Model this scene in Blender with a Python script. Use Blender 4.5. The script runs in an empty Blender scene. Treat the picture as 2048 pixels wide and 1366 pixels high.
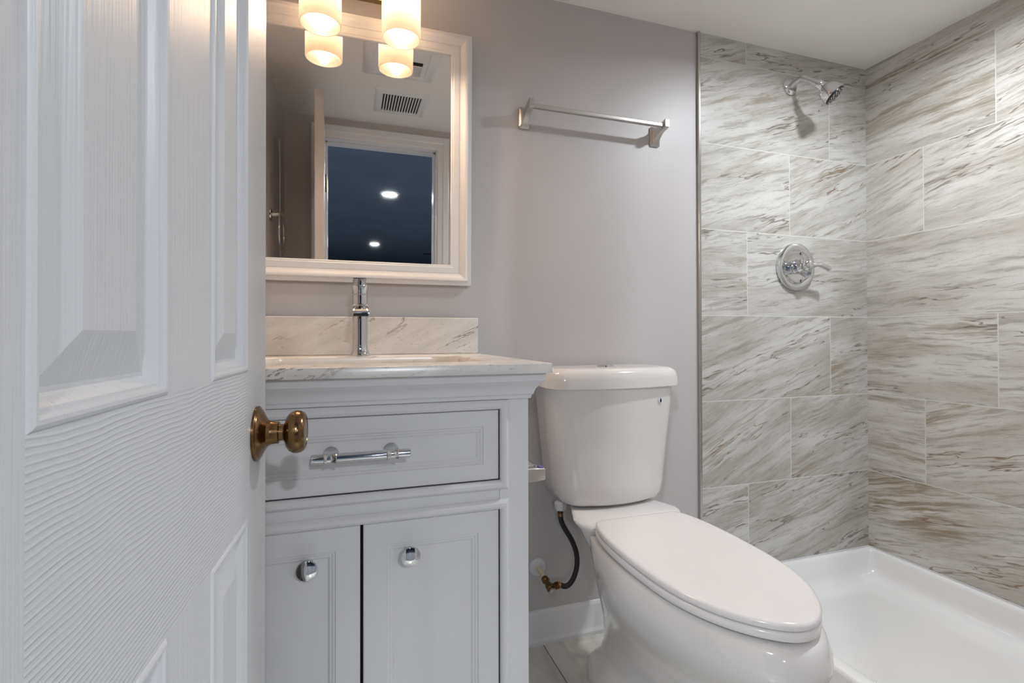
import bpy, bmesh, math, random
from mathutils import Vector, Matrix
random.seed(3)
C = bpy.context.scene.collection
PI = math.pi
Z0 = 0.957            # eye height above the floor; most heights below are given relative to it
# ---------------------------------------------------------------- camera
CAM = (0.0, -1.453, Z0)
F_PX, YAW, PITCH, ROLL, CY = 990.23, 0.3147, 0.0076, -0.0019, 665.05
cyw, syw, cp, sp = math.cos(YAW), math.sin(YAW), math.cos(PITCH), math.sin(PITCH)
fw = Vector((syw * cp, cyw * cp, sp)); rt = Vector((cyw, -syw, 0)); up = rt.cross(fw)
r2 = math.cos(ROLL) * rt + math.sin(ROLL) * up; u2 = -math.sin(ROLL) * rt + math.cos(ROLL) * up
cam_d = bpy.data.cameras.new('camera'); cam = bpy.data.objects.new('camera', cam_d); C.objects.link(cam)
M = Matrix.Identity(4)
for i in range(3):
    M[i][0] = r2[i]; M[i][1] = u2[i]; M[i][2] = -fw[i]; M[i][3] = CAM[i]
cam.matrix_world = M
cam_d.sensor_width = 36; cam_d.lens = F_PX / 2048 * 36
cam_d.shift_y = (CY - 683) / 2048
cam_d.clip_start = 0.01; cam_d.clip_end = 60
bpy.context.scene.camera = cam
# ---------------------------------------------------------------- world + exposure
W = bpy.data.worlds.new('world'); bpy.context.scene.world = W; W.use_nodes = True
W.node_tree.nodes['Background'].inputs[0].default_value = (0.8, 0.88, 1, 1)
W.node_tree.nodes['Background'].inputs[1].default_value = 0.02
vs = bpy.context.scene.view_settings
vs.view_transform = 'Standard'; vs.look = 'None'; vs.gamma = 1; vs.use_curve_mapping = False
vs.exposure = 0.22
# ---------------------------------------------------------------- lights of the place, with added fill lamps
COOL = (0.90, 0.95, 1.0); WARM = (1.0, 0.80, 0.62)
def disc_light(name, loc, radius, power, col, spread=170):
    l = bpy.data.lights.new(name, 'AREA'); l.shape = 'DISK'; l.size = radius * 2; l.energy = power
    l.color = col; l.spread = math.radians(spread)
    o = bpy.data.objects.new(name, l); o.location = loc; C.objects.link(o); return o
CEIL = Z0 + 1.072; HALL_CEIL = Z0 + 1.30
SHOWER_LIGHT = (1.47, -0.62)
disc_light('shower_downlight_lamp', (SHOWER_LIGHT[0], SHOWER_LIGHT[1], CEIL - 0.006), 0.045, 10.2, COOL, 165)
HALL = [(0.385, -3.95), (0.41, -8.0), (-1.1, -2.9), (1.55, -2.7), (-1.3, -5.6), (1.9, -5.6)]  # first two show in the mirror; the rest are added unseen fill
for (x, y) in HALL:
    disc_light('hall_downlight_and_fill', (x, y, HALL_CEIL - 0.012), 0.07, 47, COOL, 175)

# ================================================================ materials
def srgb(r, g, b):
    f = lambda c: (c / 12.92) if c <= 0.04045 else ((c + 0.055) / 1.055) ** 2.4
    return (f(r / 255), f(g / 255), f(b / 255), 1)
class N:
    """small node builder"""
    def __init__(s, name):
        s.m = bpy.data.materials.new(name); s.m.use_nodes = True; s.t = s.m.node_tree
        s.p = s.t.nodes['Principled BSDF']
    def link(s, a, b): s.t.links.new(a, b)
    def n(s, kind, **kw):
        x = s.t.nodes.new(kind)
        for k, v in kw.items(): setattr(x, k, v)
        return x
    def put(s, sock, v):
        if isinstance(v, bpy.types.NodeSocket): s.link(v, sock)
        else: sock.default_value = v
    def math(s, op, a, b=0.0, c=0.0, clamp=False):
        x = s.n('ShaderNodeMath', operation=op, use_clamp=clamp)
        s.put(x.inputs[0], a); s.put(x.inputs[1], b); s.put(x.inputs[2], c); return x.outputs[0]
    def smooth(s, v, a, b, lo=0.0, hi=1.0):
        x = s.n('ShaderNodeMapRange', interpolation_type='SMOOTHSTEP')
        s.put(x.inputs[0], v); s.put(x.inputs[1], a); s.put(x.inputs[2], b); s.put(x.inputs[3], lo); s.put(x.inputs[4], hi)
        return x.outputs[0]
    def noise(s, vec, scale=1, detail=3, rough=0.5, dist=0.0):
        x = s.n('ShaderNodeTexNoise'); s.put(x.inputs['Vector'], vec); x.inputs['Scale'].default_value = scale
        x.inputs['Detail'].default_value = detail; x.inputs['Roughness'].default_value = rough
        x.inputs['Distortion'].default_value = dist; return x.outputs['Fac']
    def xyz(s, x=0.0, y=0.0, z=0.0):
        c = s.n('ShaderNodeCombineXYZ'); s.put(c.inputs[0], x); s.put(c.inputs[1], y); s.put(c.inputs[2], z); return c.outputs[0]
    def mix(s, f, a, b):
        x = s.n('ShaderNodeMix', data_type='RGBA'); s.put(x.inputs[0], f); s.put(x.inputs[6], a); s.put(x.inputs[7], b); return x.outputs[2]
    def bump(s, h, strength, dist):
        x = s.n('ShaderNodeBump'); x.inputs['Strength'].default_value = strength; x.inputs['Distance'].default_value = dist
        s.link(h, x.inputs['Height']); s.link(x.outputs[0], s.p.inputs['Normal'])
    def coord(s, which='Object'):
        c = s.n('ShaderNodeTexCoord'); return c.outputs[which]
    def pos(s):
        g = s.n('ShaderNodeNewGeometry'); q = s.n('ShaderNodeSeparateXYZ'); s.link(g.outputs['Position'], q.inputs[0]); return q.outputs
    def scaled(s, vec, sc, rot=(0, 0, 0)):
        m = s.n('ShaderNodeMapping'); s.link(vec, m.inputs[0]); m.inputs['Scale'].default_value = sc; m.inputs['Rotation'].default_value = rot
        return m.outputs[0]
def plain(name, col, rough=0.5, metal=0.0, coat=0.0, spec=0.5, mottling=0.03, scale=6):
    n = N(name); c = n.coord()
    f = n.noise(c, scale, 3)
    a = tuple(max(0, v * (1 - mottling)) for v in col[:3]) + (1,); b = tuple(min(1, v * (1 + mottling)) for v in col[:3]) + (1,)
    n.link(n.mix(f, a, b), n.p.inputs['Base Color'])
    n.p.inputs['Roughness'].default_value = rough; n.p.inputs['Metallic'].default_value = metal
    n.p.inputs['Coat Weight'].default_value = coat; n.p.inputs['Coat Roughness'].default_value = 0.05
    n.p.inputs['Specular IOR Level'].default_value = spec
    return n
M = {}
w = plain('wall_paint', (0.58, 0.555, 0.555), 0.42); w.bump(w.noise(w.coord(), 260, 2), 0.10, 0.0006); M['wall'] = w.m
w = plain('ceiling_paint', (0.92, 0.895, 0.87), 0.45); w.bump(w.noise(w.coord(), 120, 2), 0.08, 0.0006); M['ceiling'] = w.m
M['trim'] = plain('white_trim_paint', (0.84, 0.84, 0.85), 0.22).m
M['cab'] = plain('white_cabinet_paint', (0.74, 0.74, 0.755), 0.24).m
M['frame'] = plain('mirror_frame_paint', (0.80, 0.785, 0.775), 0.30).m
M['gap'] = plain('shadow_gap_black', (0.012, 0.011, 0.010), 0.8).m
M['chrome'] = plain('polished_chrome', (0.70, 0.71, 0.725), 0.05, 1.0, mottling=0.01).m
M['satin'] = plain('satin_nickel', (0.56, 0.535, 0.51), 0.34, 1.0, mottling=0.02).m
M['steel'] = plain('trim_strip_metal', (0.55, 0.52, 0.48), 0.22, 1.0).m
M['porcelain'] = plain('vitreous_porcelain', (0.79, 0.765, 0.745), 0.10, coat=0.5).m
M['seatplastic'] = plain('seat_plastic', (0.83, 0.80, 0.79), 0.16).m
M['acrylic'] = plain('white_acrylic', (0.90, 0.90, 0.895), 0.14, coat=0.3).m
M['basin'] = plain('basin_ceramic', (0.85, 0.80, 0.74), 0.12).m
M['rubber'] = plain('black_braided_rubber', (0.012, 0.011, 0.010), 0.45).m
M['pvc'] = plain('ivory_plastic_pipe', (0.66, 0.60, 0.48), 0.4).m
M['whiteplastic'] = plain('white_plastic', (0.74, 0.74, 0.77), 0.3).m
M['copper'] = plain('copper_fitting', (0.60, 0.30, 0.16), 0.25, 1.0).m
M['blackplastic'] = plain('black_nozzle_plastic', (0.012, 0.013, 0.016), 0.25).m
M['brown'] = plain('light_bar_brown_reflection', (0.40, 0.29, 0.16), 0.25, 1.0).m  # nickel, with the brown it reflects put into the colour
M['purple'] = plain('purple_tape', (0.18, 0.14, 0.36), 0.5).m
M['hall_dark'] = plain('hall_ceiling_dim_cool', (0.19, 0.25, 0.34), 0.55, mottling=0.25, scale=2.5).m  # the hall's dimness and cool cast are put into this colour
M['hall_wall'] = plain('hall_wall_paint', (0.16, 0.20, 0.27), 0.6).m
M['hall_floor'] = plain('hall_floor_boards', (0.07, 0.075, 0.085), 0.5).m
# brass knob: brushed antique brass
n = N('antique_brass'); c = n.coord()
f = n.noise(n.scaled(c, (60, 60, 900)), 1, 3); g = n.noise(c, 40, 2)
col = n.mix(g, (0.13, 0.075, 0.03, 1), (0.34, 0.215, 0.10, 1)); n.link(n.mix(n.math('MULTIPLY', f, 0.5), col, (0.10, 0.055, 0.025, 1)), n.p.inputs['Base Color'])
n.p.inputs['Metallic'].default_value = 1; n.p.inputs['Roughness'].default_value = 0.2; n.bump(f, 0.12, 0.0002); M['brass'] = n.m
# mirror silver
n = N('mirror_silver'); n.p.inputs['Base Color'].default_value = (0.86, 0.84, 0.81, 1); n.p.inputs['Metallic'].default_value = 1
n.p.inputs['Roughness'].default_value = 0.012; M['silver'] = n.m
# frosted glass shade
n = N('frosted_glass'); n.t.nodes.remove(n.p)
tr = n.n('ShaderNodeBsdfTranslucent'); tr.inputs[0].default_value = (0.90, 0.84, 0.76, 1)
df = n.n('ShaderNodeBsdfDiffuse'); df.inputs[0].default_value = (0.30, 0.27, 0.235, 1)
gl = n.n('ShaderNodeBsdfGlossy'); gl.inputs[0].default_value = (1, 1, 1, 1); gl.inputs[1].default_value = 0.35
mx = n.n('ShaderNodeMixShader'); mx.inputs[0].default_value = 0.5; n.link(df.outputs[0], mx.inputs[1]); n.link(tr.outputs[0], mx.inputs[2])
m2 = n.n('ShaderNodeMixShader'); m2.inputs[0].default_value = 0.06; n.link(mx.outputs[0], m2.inputs[1]); n.link(gl.outputs[0], m2.inputs[2])
n.link(m2.outputs[0], n.t.nodes['Material Output'].inputs[0]); M['frost'] = n.m
def emitter(name, col, strength):
    n = N(name); n.p.inputs['Base Color'].default_value = (0.8, 0.8, 0.8, 1)
    n.p.inputs['Emission Color'].default_value = (*col, 1); n.p.inputs['Emission Strength'].default_value = strength
    return n.m
M['bulb'] = emitter('lit_bulb_glass', (1.0, 0.76, 0.54), 50.0)
M['hall_lens'] = emitter('lit_downlight_lens', (0.9, 0.95, 1.0), 6.0)
# ---- marble
n = N('veined_marble'); c = n.coord()
d = n.scaled(n.scaled(c, (1, 1, 1), (0, math.radians(27), 0)), (3.2, 7.0, 15.0))
a = n.noise(d, 1.0, 6, 0.66, 0.25); v = n.math('ABSOLUTE', n.math('SUBTRACT', a, 0.5))
vein = n.smooth(v, 0.0, 0.022, 1, 0); mask = n.smooth(n.noise(d, 0.8, 2), 0.47, 0.60)
soft = n.noise(d, 1.3, 4, 0.6)
base = n.mix(n.smooth(soft, 0.35, 0.7), (0.80, 0.775, 0.74, 1), (0.66, 0.635, 0.61, 1))
spk = n.smooth(n.noise(n.scaled(c, (22, 22, 90)), 2.5, 4, 0.75), 0.60, 0.68)
base = n.mix(n.math('MULTIPLY', n.math('MULTIPLY', vein, mask), 0.85), base, (0.20, 0.15, 0.11, 1))
base = n.mix(n.math('MULTIPLY', spk, 0.45), base, (0.16, 0.16, 0.20, 1))
n.link(base, n.p.inputs['Base Color']); n.p.inputs['Roughness'].default_value = 0.22; M['marble'] = n.m
# ---- shower tiles, 1/3 bond, 24x12 inch
TH = 0.305; TL = 0.61; ZR = 0.0733 + Z0
def tile_mat(name, axis, off0, offstep, angle, seed, warm):
    n = N(name); P = n.pos(); u = P[axis]; z = P[2]
    if axis == 1: u = n.math('MULTIPLY', u, -1.0)
    vr = n.math('DIVIDE', n.math('SUBTRACT', z, ZR), TH); row = n.math('FLOOR', vr); fv = n.math('FRACT', vr)
    m3 = n.math('FLOORED_MODULO', row, 3.0) if 'FLOORED_MODULO' in [e.identifier for e in bpy.types.ShaderNodeMath.bl_rna.properties['operation'].enum_items] else n.math('MODULO', n.math('ADD', row, 30.0), 3.0)
    off = n.math('ADD', off0, n.math('MULTIPLY', m3, offstep))
    ur = n.math('DIVIDE', n.math('SUBTRACT', u, off), TL); col = n.math('FLOOR', ur); fu = n.math('FRACT', ur)
    du = n.math('MULTIPLY', n.math('MINIMUM', fu, n.math('SUBTRACT', 1.0, fu)), TL)
    dv = n.math('MULTIPLY', n.math('MINIMUM', fv, n.math('SUBTRACT', 1.0, fv)), TH)
    grout = n.smooth(n.math('MINIMUM', du, dv), 0.0011, 0.0021, 1, 0)
    wn = n.n('ShaderNodeTexWhiteNoise', noise_dimensions='3D'); n.link(n.xyz(row, col, seed), wn.inputs['Vector'])
    sp_ = n.n('ShaderNodeSeparateXYZ'); n.link(wn.outputs['Color'], sp_.inputs[0]); ra, rb, rc = sp_.outputs
    # local frame, tilted by the vein angle
    ang = n.math('ADD', angle, n.math('MULTIPLY', n.math('SUBTRACT', rc, 0.5), 0.42))
    cs = n.math('COSINE', ang); sn = n.math('SINE', ang)
    p = n.math('ADD', n.math('MULTIPLY', u, cs), n.math('MULTIPLY', z, sn))
    q = n.math('SUBTRACT', n.math('MULTIPLY', z, cs), n.math('MULTIPLY', u, sn))
    sx = n.math('MULTIPLY', ra, 37.0); sy = n.math('MULTIPLY', rb, 53.0)
    wob = n.noise(n.xyz(n.math('ADD', n.math('MULTIPLY', p, 5.0), sx), n.math('ADD', n.math('MULTIPLY', q, 9.0), sy), 0.0), 1, 3, 0.6)
    qw = n.math('ADD', q, n.math('MULTIPLY', n.math('SUBTRACT', wob, 0.5), 0.036))
    def st(a, b, detail, rough, k=0.0, dist=0.0):
        return n.noise(n.xyz(n.math('ADD', n.math('MULTIPLY', p, a), n.math('ADD', sx, k)), n.math('ADD', n.math('MULTIPLY', qw, b), sy), 3.1 * k), 1, detail, rough, dist)
    cloud = st(2.2, 9.0, 4, 0.6, 0.0)
    streak = st(5.0, 60.0, 5, 0.68, 7.0)
    fine = st(14.0, 130.0, 4, 0.7, 5.0)
    grain = n.noise(n.xyz(n.math('MULTIPLY', u, 160.0), n.math('MULTIPLY', z, 160.0), 0.0), 1, 2, 0.6)
    c1 = (0.64, 0.63, 0.605, 1) if axis == 0 else (0.69, 0.665, 0.625, 1); c2 = (0.46, 0.44, 0.40, 1) if axis == 0 else (0.52, 0.485, 0.43, 1)
    base = n.mix(n.smooth(cloud, 0.38, 0.66), c1, c2)
    base = n.mix(n.math('MULTIPLY', n.smooth(streak, 0.49, 0.66), 0.72), base, (0.34, 0.31, 0.265, 1))
    base = n.mix(n.math('MULTIPLY', n.smooth(fine, 0.54, 0.68), 0.50), base, (0.27, 0.24, 0.20, 1))
    base = n.mix(n.math('MULTIPLY', n.smooth(fine, 0.30, 0.44, 1, 0), 0.4), base, (0.72, 0.715, 0.70, 1))
    # brown band in some tiles
    bandn = st(1.3, 6.0, 2, 0.5, 11.0)
    band = n.math('MULTIPLY', n.smooth(bandn, 0.54, 0.66), n.smooth(streak, 0.40, 0.60))
    band = n.math('MULTIPLY', band, n.smooth(rb, 0.2, 0.9, 0.25, 1.0))
    base = n.mix(n.math('MULTIPLY', band, warm), base, (0.30, 0.225, 0.135, 1))
    # thin dark veins
    vn = st(1.1, 11.0, 4, 0.62, 17.0); vd = n.math('ABSOLUTE', n.math('SUBTRACT', vn, 0.5))
    vw = n.math('MULTIPLY', n.smooth(st(6.0, 10.0, 2, 0.5, 23.0), 0.3, 0.7, 0.3, 1.0), 0.013)
    vein = n.math('MULTIPLY', n.smooth(n.math('DIVIDE', vd, vw), 0.3, 1.0, 1, 0), n.smooth(st(2.0, 6.0, 2, 0.5, 31.0), 0.42, 0.54))
    base = n.mix(n.math('MULTIPLY', vein, 0.80), base, n.mix(n.smooth(rc, 0.4, 0.8), (0.17, 0.145, 0.12, 1), (0.22, 0.13, 0.06, 1)))
    base = n.mix(n.math('MULTIPLY', n.smooth(grain, 0.45, 0.75), 0.12), base, (0.3, 0.29, 0.27, 1))
    base = n.mix(grout, base, (0.68, 0.67, 0.64, 1))
    n.link(base, n.p.inputs['Base Color'])
    n.link(n.smooth(grout, 0, 1, 0.30, 0.8), n.p.inputs['Roughness'])
    n.bump(n.math('SUBTRACT', n.math('MULTIPLY', fine, 0.25), grout), 0.35, 0.0008)
    return n.m
M['tile_back'] = tile_mat('shower_tile_back', 0, 1.374, 0.2005, math.radians(17), 1.0, 0.55)
M['tile_right'] = tile_mat('shower_tile_right', 1, 0.0, 0.2133, math.radians(8), 5.0, 0.9)
# ---- floor tiles
n = N('floor_tile'); P = n.pos(); x, y = P[0], P[1]
ux = n.math('DIVIDE', n.math('SUBTRACT', x, 0.568), 0.305); uy = n.math('DIVIDE', n.math('ADD', y, 0.52), 0.61)
uy = n.math('ADD', uy, n.math('MULTIPLY', n.math('FLOOR', ux), 0.5))
fx = n.math('FRACT', ux); fy = n.math('FRACT', uy)
g1 = n.math('MULTIPLY', n.math('MINIMUM', fx, n.math('SUBTRACT', 1.0, fx)), 0.305); g2 = n.math('MULTIPLY', n.math('MINIMUM', fy, n.math('SUBTRACT', 1.0, fy)), 0.61)
grout = n.smooth(n.math('MINIMUM', g1, g2), 0.0010, 0.0020, 1, 0)
rowc = n.xyz(n.math('FLOOR', ux), n.math('FLOOR', uy), 2.0); wn = n.n('ShaderNodeTexWhiteNoise'); n.link(rowc, wn.inputs['Vector'])
pv = n.xyz(n.math('ADD', n.math('MULTIPLY', x, 9.0), n.math('MULTIPLY', wn.outputs[0], 20.0)), n.math('MULTIPLY', y, 2.5), 0.0)
cl = n.noise(pv, 1, 4, 0.6, 0.6)
base = n.mix(n.smooth(cl, 0.35, 0.65), (0.76, 0.75, 0.71, 1), (0.60, 0.58, 0.53, 1))
base = n.mix(grout, base, (0.20, 0.165, 0.12, 1)); n.link(base, n.p.inputs['Base Color'])
n.p.inputs['Roughness'].default_value = 0.16; n.bump(n.math('SUBTRACT', 0.0, grout), 0.4, 0.0006); M['floor'] = n.m
# ---- door paint with embossed grain: vertical / horizontal
def door_paint(name, vertical):
    n = N(name); c = n.coord()
    if vertical:
        wv = n.scaled(c, (1, 420, 5)); g = n.noise(wv, 1, 2, 0.5, 0.2)
        k = n.noise(n.scaled(c, (1, 60, 6)), 1, 3, 0.6, 1.2); h = n.math('ADD', g, n.math('MULTIPLY', k, 1.0))
        n.bump(h, 0.42, 0.0008)
    else:
        # long wavy ridges running along the rail
        sep = n.n('ShaderNodeSeparateXYZ'); n.link(c, sep.inputs[0])
        wob = n.noise(n.scaled(c, (1, 9, 14)), 1, 2, 0.5)
        zz = n.math('ADD', sep.outputs[2], n.math('MULTIPLY', wob, 0.012))
        ph = n.math('MULTIPLY', zz, 2 * PI / 0.0034); s = n.math('SINE', ph)
        mod = n.noise(n.scaled(c, (1, 22, 220)), 1, 2)
        h = n.math('MULTIPLY', n.math('POWER', n.math('ADD', n.math('MULTIPLY', s, 0.5), 0.5), 2.5), n.smooth(mod, 0.3, 0.6, 0.35, 1.0))
        n.bump(h, 0.60, 0.0005)
    n.p.inputs['Base Color'].default_value = (0.57, 0.572, 0.582, 1); n.p.inputs['Roughness'].default_value = 0.36; n.p.inputs['Specular IOR Level'].default_value = 0.38
    return n.m
M['door_v'] = door_paint('door_paint_vertical_grain', True); M['door_h'] = door_paint('door_paint_horizontal_grain', False)

# ================================================================ mesh helpers
def finish(name, bm, mat, parent=None, smooth=True, angle=35, bevel=0, seg=2, sub=0):
    bmesh.ops.recalc_face_normals(bm, faces=bm.faces)
    me = bpy.data.meshes.new(name); bm.to_mesh(me); bm.free()
    mats = mat if isinstance(mat, (list, tuple)) else [mat]
    for m in mats: me.materials.append(M[m] if isinstance(m, str) else m)
    o = bpy.data.objects.new(name, me); C.objects.link(o)
    if smooth:
        me.shade_smooth() if hasattr(me, 'shade_smooth') else None
        try: me.set_sharp_from_angle(angle=math.radians(angle))
        except Exception: pass
    if bevel:
        b = o.modifiers.new('bevel', 'BEVEL'); b.width = bevel; b.segments = seg; b.limit_method = 'ANGLE'; b.angle_limit = math.radians(40)
        b.harden_normals = False
    if sub:
        s = o.modifiers.new('sub', 'SUBSURF'); s.levels = sub; s.render_levels = sub
    if parent: o.parent = parent
    return o
def box(bm, x0, x1, y0, y1, z0, z1, mi=0):
    v = [bm.verts.new(p) for p in ((x0, y0, z0), (x1, y0, z0), (x1, y1, z0), (x0, y1, z0), (x0, y0, z1), (x1, y0, z1), (x1, y1, z1), (x0, y1, z1))]
    for f in ((0, 3, 2, 1), (4, 5, 6, 7), (0, 1, 5, 4), (1, 2, 6, 5), (2, 3, 7, 6), (3, 0, 4, 7)):
        q = bm.faces.new([v[i] for i in f]); q.material_index = mi
    return v
def boxo(name, b, mat, parent=None, bevel=0, seg=2):
    bm = bmesh.new(); box(bm, *b); return finish(name, bm, mat, parent, bevel=bevel, seg=seg)
def frame_of(axis):
    a = Vector(axis).normalized(); t = Vector((0, 0, 1)) if abs(a.z) < 0.9 else Vector((1, 0, 0))
    u = a.cross(t).normalized(); return a, u, a.cross(u).normalized()
def lathe(bm, prof, org=(0, 0, 0), axis=(0, 0, 1), seg=48, mi=0):
    """prof: list of (distance along axis, radius)"""
    a, u, v = frame_of(axis); org = Vector(org); rings = []
    for d, r in prof:
        if r < 1e-6: rings.append([bm.verts.new(org + a * d)])
        else: rings.append([bm.verts.new(org + a * d + (u * math.cos(2 * PI * i / seg) + v * math.sin(2 * PI * i / seg)) * r) for i in range(seg)])
    for A, B in zip(rings, rings[1:]):
        for i in range(seg):
            j = (i + 1) % seg
            vs_ = [A[i % len(A)], A[j % len(A)], B[j % len(B)], B[i % len(B)]]
            q = []
            for k in vs_:
                if k not in q: q.append(k)
            if len(q) > 2: bm.faces.new(q).material_index = mi
    for R in (rings[0], rings[-1]):
        if len(R) > 2: bm.faces.new(R).material_index = mi
def latheo(name, prof, org, axis, mat, parent=None, seg=48, angle=35):
    bm = bmesh.new(); lathe(bm, prof, org, axis, seg); return finish(name, bm, mat, parent, angle=angle)
def catmull(pts, n=8):
    P = [Vector(p) for p in pts]; P = [P[0] * 2 - P[1]] + P + [P[-1] * 2 - P[-2]]; out = []
    for i in range(1, len(P) - 2):
        for k in range(n):
            t = k / n; a, b, c, d = P[i - 1], P[i], P[i + 1], P[i + 2]
            out.append(0.5 * ((2 * b) + (c - a) * t + (2 * a - 5 * b + 4 * c - d) * t * t + (-a + 3 * b - 3 * c + d) * t ** 3))
    out.append(P[-2]); return out
def tube(bm, pts, r, seg=20, mi=0):
    pts = [Vector(p) for p in pts]; rs = r if isinstance(r, (list, tuple)) else [r] * len(pts)
    rings = []; pu = None
    for i, p in enumerate(pts):
        t = (pts[min(i + 1, len(pts) - 1)] - pts[max(i - 1, 0)]).normalized()
        if pu is None: _, pu, _ = frame_of(t)
        pu = (pu - t * pu.dot(t)).normalized(); w_ = t.cross(pu)
        rings.append([bm.verts.new(p + (pu * math.cos(2 * PI * k / seg) + w_ * math.sin(2 * PI * k / seg)) * rs[i]) for k in range(seg)])
    for A, B in zip(rings, rings[1:]):
        for k in range(seg): bm.faces.new([A[k], A[(k + 1) % seg], B[(k + 1) % seg], B[k]]).material_index = mi
    bm.faces.new(rings[0]); bm.faces.new(rings[-1])
def loft(bm, rings, cap0=True, cap1=True, mi=0):
    R = [[bm.verts.new(p) for p in r] for r in rings]; n_ = len(R[0])
    for A, B in zip(R, R[1:]):
        for k in range(n_): bm.faces.new([A[k], A[(k + 1) % n_], B[(k + 1) % n_], B[k]]).material_index = mi
    if cap0: bm.faces.new(R[0])
    if cap1: bm.faces.new(R[-1])
    return R
def rect_sweep(bm, prof, u0, u1, v0, v1, place, close_last=True, mi=0, mi_last=None):
    """prof: (inset, depth) around the rectangle, place(u, v, depth) -> point; the last loop is filled when asked"""
    L = []
    for w_, d in prof:
        L.append([bm.verts.new(place(*q)) for q in ((u0 + w_, v0 + w_, d), (u1 - w_, v0 + w_, d), (u1 - w_, v1 - w_, d), (u0 + w_, v1 - w_, d))])
    for A, B in zip(L, L[1:]):
        for k in range(4): bm.faces.new([A[k], A[(k + 1) % 4], B[(k + 1) % 4], B[k]]).material_index = mi
    if close_last: bm.faces.new(L[-1]).material_index = mi if mi_last is None else mi_last
    return L
def rrect(cx, cy, hx, hy, r, z, n_=6):
    out = []
    for sx, sy, a0 in ((1, 1, 0), (-1, 1, 90), (-1, -1, 180), (1, -1, 270)):
        for k in range(n_ + 1):
            a = math.radians(a0 + 90 * k / n_); out.append((cx + sx * (hx - r) + r * math.cos(a), cy + sy * (hy - r) + r * math.sin(a), z))
    return out
def empty(name, loc=(0, 0, 0), parent=None):
    o = bpy.data.objects.new(name, None); o.location = loc; o.empty_display_size = 0.05; C.objects.link(o)
    if parent: o.parent = parent
    return o
def thing(name, label, cat, loc=(0, 0, 0), group=None):
    o = empty(name, loc); return tag(o, label, cat, group)
def tag(o, label, cat, group=None, kind=None):
    o['label'] = label; o['category'] = cat
    if group: o['group'] = group
    if kind: o['kind'] = kind
    return o
def struct(o, label=None):
    o['kind'] = 'structure'
    if label: o['label'] = label
    return o
def reorigin(root):
    """children were modelled in world space: keep them there while the root sits at its base"""
    for ch in root.children:
        ch.matrix_parent_inverse = root.matrix_basis.inverted()

# ================================================================ room shell
XL, XR, YB, YD = -0.322, 1.972, 0.0, -1.352     # left wall, right wall, back wall, door wall
XT = 1.166                                       # tiled part of the back wall starts here
YD2 = YD - 0.115                                 # hall side of the door wall
OX0, OX1, OH = -0.128, 0.452, Z0 + 0.965         # door opening
struct(boxo('floor', (XL - 0.1, XR + 0.1, YD2, YB + 0.1, -0.1, 0), 'floor'), 'beige stone-look tile floor with thin dark grout lines')
struct(boxo('ceiling', (XL - 0.1, XR + 0.1, YD2, YB + 0.1, CEIL, CEIL + 0.08), 'ceiling'), 'smooth off-white ceiling')
struct(boxo('wall_back', (XL - 0.1, XT, YB, YB + 0.1, 0, CEIL), 'wall'), 'grey painted wall behind the vanity and toilet')
struct(boxo('wall_shower', (XT, XR + 0.1, YB - 0.004, YB + 0.1, 0, CEIL), 'tile_back'), 'grey veined tile wall carrying the shower head')
struct(boxo('wall_right', (XR, XR + 0.1, YD, YB - 0.004, 0, CEIL), 'tile_right'), 'brown and grey veined tile side wall of the shower')
struct(boxo('wall_left', (XL - 0.1, XL, YD, YB, 0, CEIL), 'wall'), 'grey painted side wall left of the vanity')
bm = bmesh.new()
box(bm, XL - 0.1, OX0 - 0.018, YD2, YD, 0, CEIL); box(bm, OX1 + 0.018, XR + 0.1, YD2, YD, 0, CEIL); box(bm, OX0 - 0.018, OX1 + 0.018, YD2, YD, OH + 0.018, CEIL)
struct(finish('wall_front', bm, 'wall'), 'grey painted wall around the doorway')
# metal edge strip and caulk line
struct(boxo('trim_1', (XT - 0.007, XT + 0.003, -0.011, 0, 0, CEIL), 'steel', bevel=0.002), 'thin metal strip edging the shower tile')
# baseboards
def baseboard(name, pts, nrm, lab):
    prof = [(0, 0), (0.018, 0), (0.019, 0.012), (0.015, 0.020), (0.0135, 0.026), (0.013, 0.074), (0.010, 0.084), (0.0095, 0.092), (0.005, 0.100), (0, 0.102)]
    bm = bmesh.new(); a, b = Vector(pts[0]), Vector(pts[1]); nn = Vector(nrm)
    A = [bm.verts.new(a + nn * d + Vector((0, 0, z))) for d, z in prof]; B = [bm.verts.new(b + nn * d + Vector((0, 0, z))) for d, z in prof]
    for i in range(len(prof)):
        j = (i + 1) % len(prof); bm.faces.new([A[i], A[j], B[j], B[i]])
    bm.faces.new(A); bm.faces.new(B)
    return struct(finish(name, bm, 'trim', angle=25), lab)
baseboard('baseboard_back', ((0.334, 0, 0), (XT - 0.008, 0, 0)), (0, -1, 0), 'white moulded baseboard behind the toilet')
baseboard('baseboard_left', ((XL, YD, 0), (XL, -0.60, 0)), (1, 0, 0), 'white baseboard on the left wall')
baseboard('baseboard_front', ((OX1 + 0.078, YD, 0), (1.16, YD, 0)), (0, 1, 0), 'white baseboard beside the doorway')
# door casing + jamb
bm = bmesh.new()
box(bm, OX0 - 0.018, OX0, YD2 - 0.002, YD + 0.002, 0, OH + 0.018); box(bm, OX1, OX1 + 0.018, YD2 - 0.002, YD + 0.002, 0, OH + 0.018)
box(bm, OX0, OX1, YD2 - 0.002, YD + 0.002, OH, OH + 0.018)
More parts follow.
